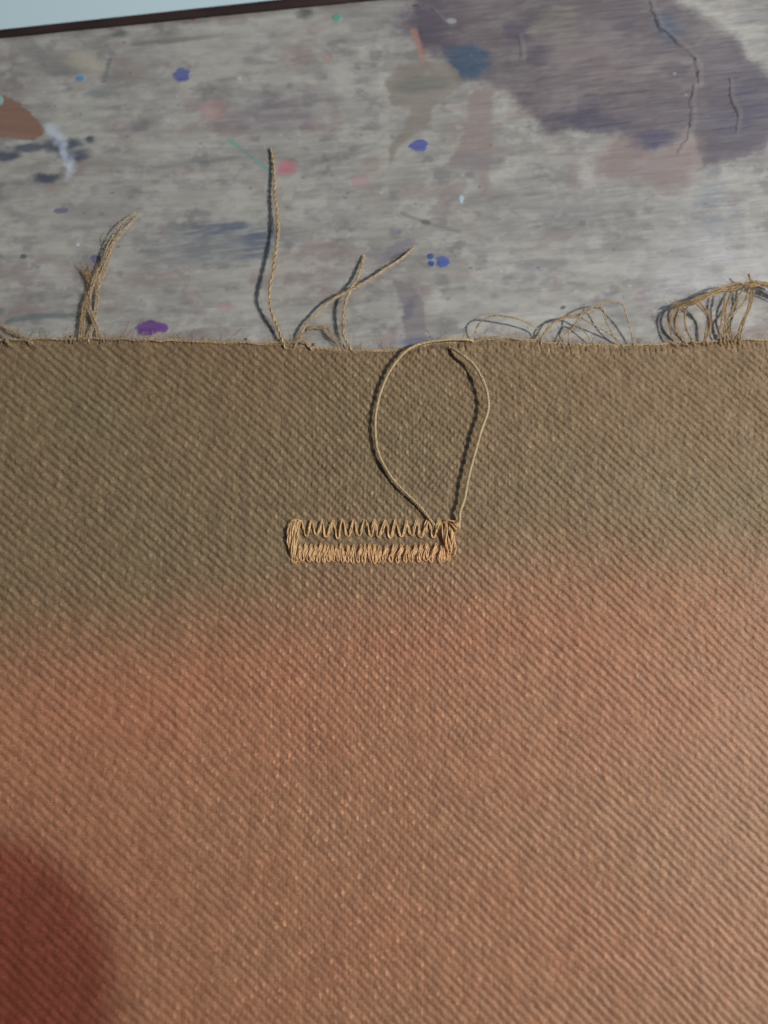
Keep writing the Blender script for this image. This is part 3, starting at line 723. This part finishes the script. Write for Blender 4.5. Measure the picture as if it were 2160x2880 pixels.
# the outermost cross yarns, working loose along the cut
for q, (xa, xb, off) in enumerate(((-30, 820, 0.00006), (760, 1420, 0.00010), (1380, 2200, 0.00006), (400, 1200, -0.00012), (1250, 1900, 0.00016))):
    pts = []
    for px in np.arange(xa, xb, 24):
        wx = P(px, 960, 0.0005)[0]; ye = float(edge_y(np.array(wx)))
        end = min(px - xa, xb - px)
        pts.append((wx, ye + off + random.uniform(-0.00007, 0.00007), 0.00044 + random.uniform(-0.00005, 0.00008) - (0.0002 if end < 24 else 0)))
    a = Acc(); yarn(a, pts, random.uniform(0.00010, 0.00013), 2, 0.0010, fibres=70, seed=300 + q)
    a.build("edge_yarn", cloth, m_fray)
a = Acc()
for q in range(420):
    wx = P(random.uniform(-20, 2180), 960, 0.0005)[0]; ye = float(edge_y(np.array(wx)))
    L = random.choice((0.0004, 0.0007, 0.0012, 0.002)) * random.uniform(0.6, 1.3); an = random.gauss(1.57, 0.7)
    p0 = np.array((wx, ye - 0.0001, 0.0004)); dd = np.array((math.cos(an), math.sin(an), 0))
    p1 = p0 + dd * L * 0.5 + np.array((random.gauss(0, 0.0002), 0, random.uniform(-0.0001, 0.0002))); p2 = p0 + dd * L + np.array((random.gauss(0, 0.0004), random.gauss(0, 0.0002), -0.0003))
    p2[2] = max(p2[2], 0.00003); p1[2] = max(p1[2], 0.00003)
    a.tube(spline([p0, p1, p2], 8), random.uniform(0.000010, 0.000020), 3)
o = a.build("edge_fuzz", cloth, m_fray); o['kind'] = 'stuff'
# short cut ends and free fibres, far too many to count
a = Acc()
for q in range(60):
    px = random.uniform(-20, 2180)
    wx = P(px, 960, 0.0005)[0]
    ye = float(edge_y(np.array(wx)))
    ln = random.uniform(-0.0002, 0.00016) if random.random() < 0.88 else random.uniform(0.0003, 0.0008)
    sx = random.uniform(-0.00025, 0.00025)
    yarn(a, [(wx, ye - 0.0005, 0.00030), (wx + sx * 0.2, ye - 0.0001, 0.00028), (wx + sx, ye + ln, 0.00020)], random.uniform(0.00009, 0.00014), 2, 0.0008, n=8, taper=(1, 0.5), fibres=3, sides=5, seed=200 + q)
o = a.build("fringe", cloth, m_cloth_yarn); o['kind'] = 'stuff'
a = Acc()
for q in range(900):
    x = random.uniform(-0.05, 0.05); y = random.uniform(-0.07, 0.02)
    if y > float(edge_y(np.array(x))): continue
    z = cloth_top(x, y) + 0.00010
    an = random.uniform(0, 6.28); L = random.uniform(0.0004, 0.0016)
    dx, dy = math.cos(an) * L, math.sin(an) * L
    a.tube(spline([(x, y, z - 0.00005), (x + dx * 0.5 + random.uniform(-1, 1) * L * 0.25, y + dy * 0.5 + random.uniform(-1, 1) * L * 0.25, z + random.uniform(0.00008, 0.0003)), (x + dx, y + dy, z + 0.00002)], 6), 0.000010, 3)
o = a.build("surface_fibres", cloth, m_loop); o['kind'] = 'stuff'

# ------------------------------------------------------------------ handset-shaped slab added out of view to shade the bottom-left corner
def shade(px, py, z):
    s_ = Vector(P(px, py)); t = z / KEY.z
    return s_ + (KEY - s_) * t
PZ = 0.094
c1 = shade(352, 2350, PZ)
ph_ = thing("corner_shadow_slab", "added black handset-shaped slab, out of view, shading the lower left corner", "light_blocker", (c1.x, c1.y, PZ))
def rounded_slab(name, w_, h_, th, rad, mat, z0=0.0, inset=0.0):
    vv = []; N = 10
    for cxx, cyy, a0 in ((w_ - rad, -rad, 0), (rad, -rad, 90), (rad, -h_ + rad, 180), (w_ - rad, -h_ + rad, 270)):
        for i in range(N + 1):
            an = math.radians(a0 + 90 * i / N)
            vv.append((cxx - w_ + math.cos(an) * (rad - inset), cyy + math.sin(an) * (rad - inset)))
    n = len(vv)
    vs_ = [(x, y, z0) for x, y in vv] + [(x, y, z0 + th) for x, y in vv]
    me = bpy.data.meshes.new(name)
    me.from_pydata(vs_, [], [list(range(n))[::-1], list(range(n, 2 * n))] + [[i, (i + 1) % n, n + (i + 1) % n, n + i] for i in range(n)])
    me.update()
    return obj(name, me, ph_, mat)
rounded_slab("body", 0.075, 0.155, 0.008, 0.011, m_black)
rounded_slab("screen", 0.075, 0.155, 0.0006, 0.011, m_glass, 0.008, 0.002)
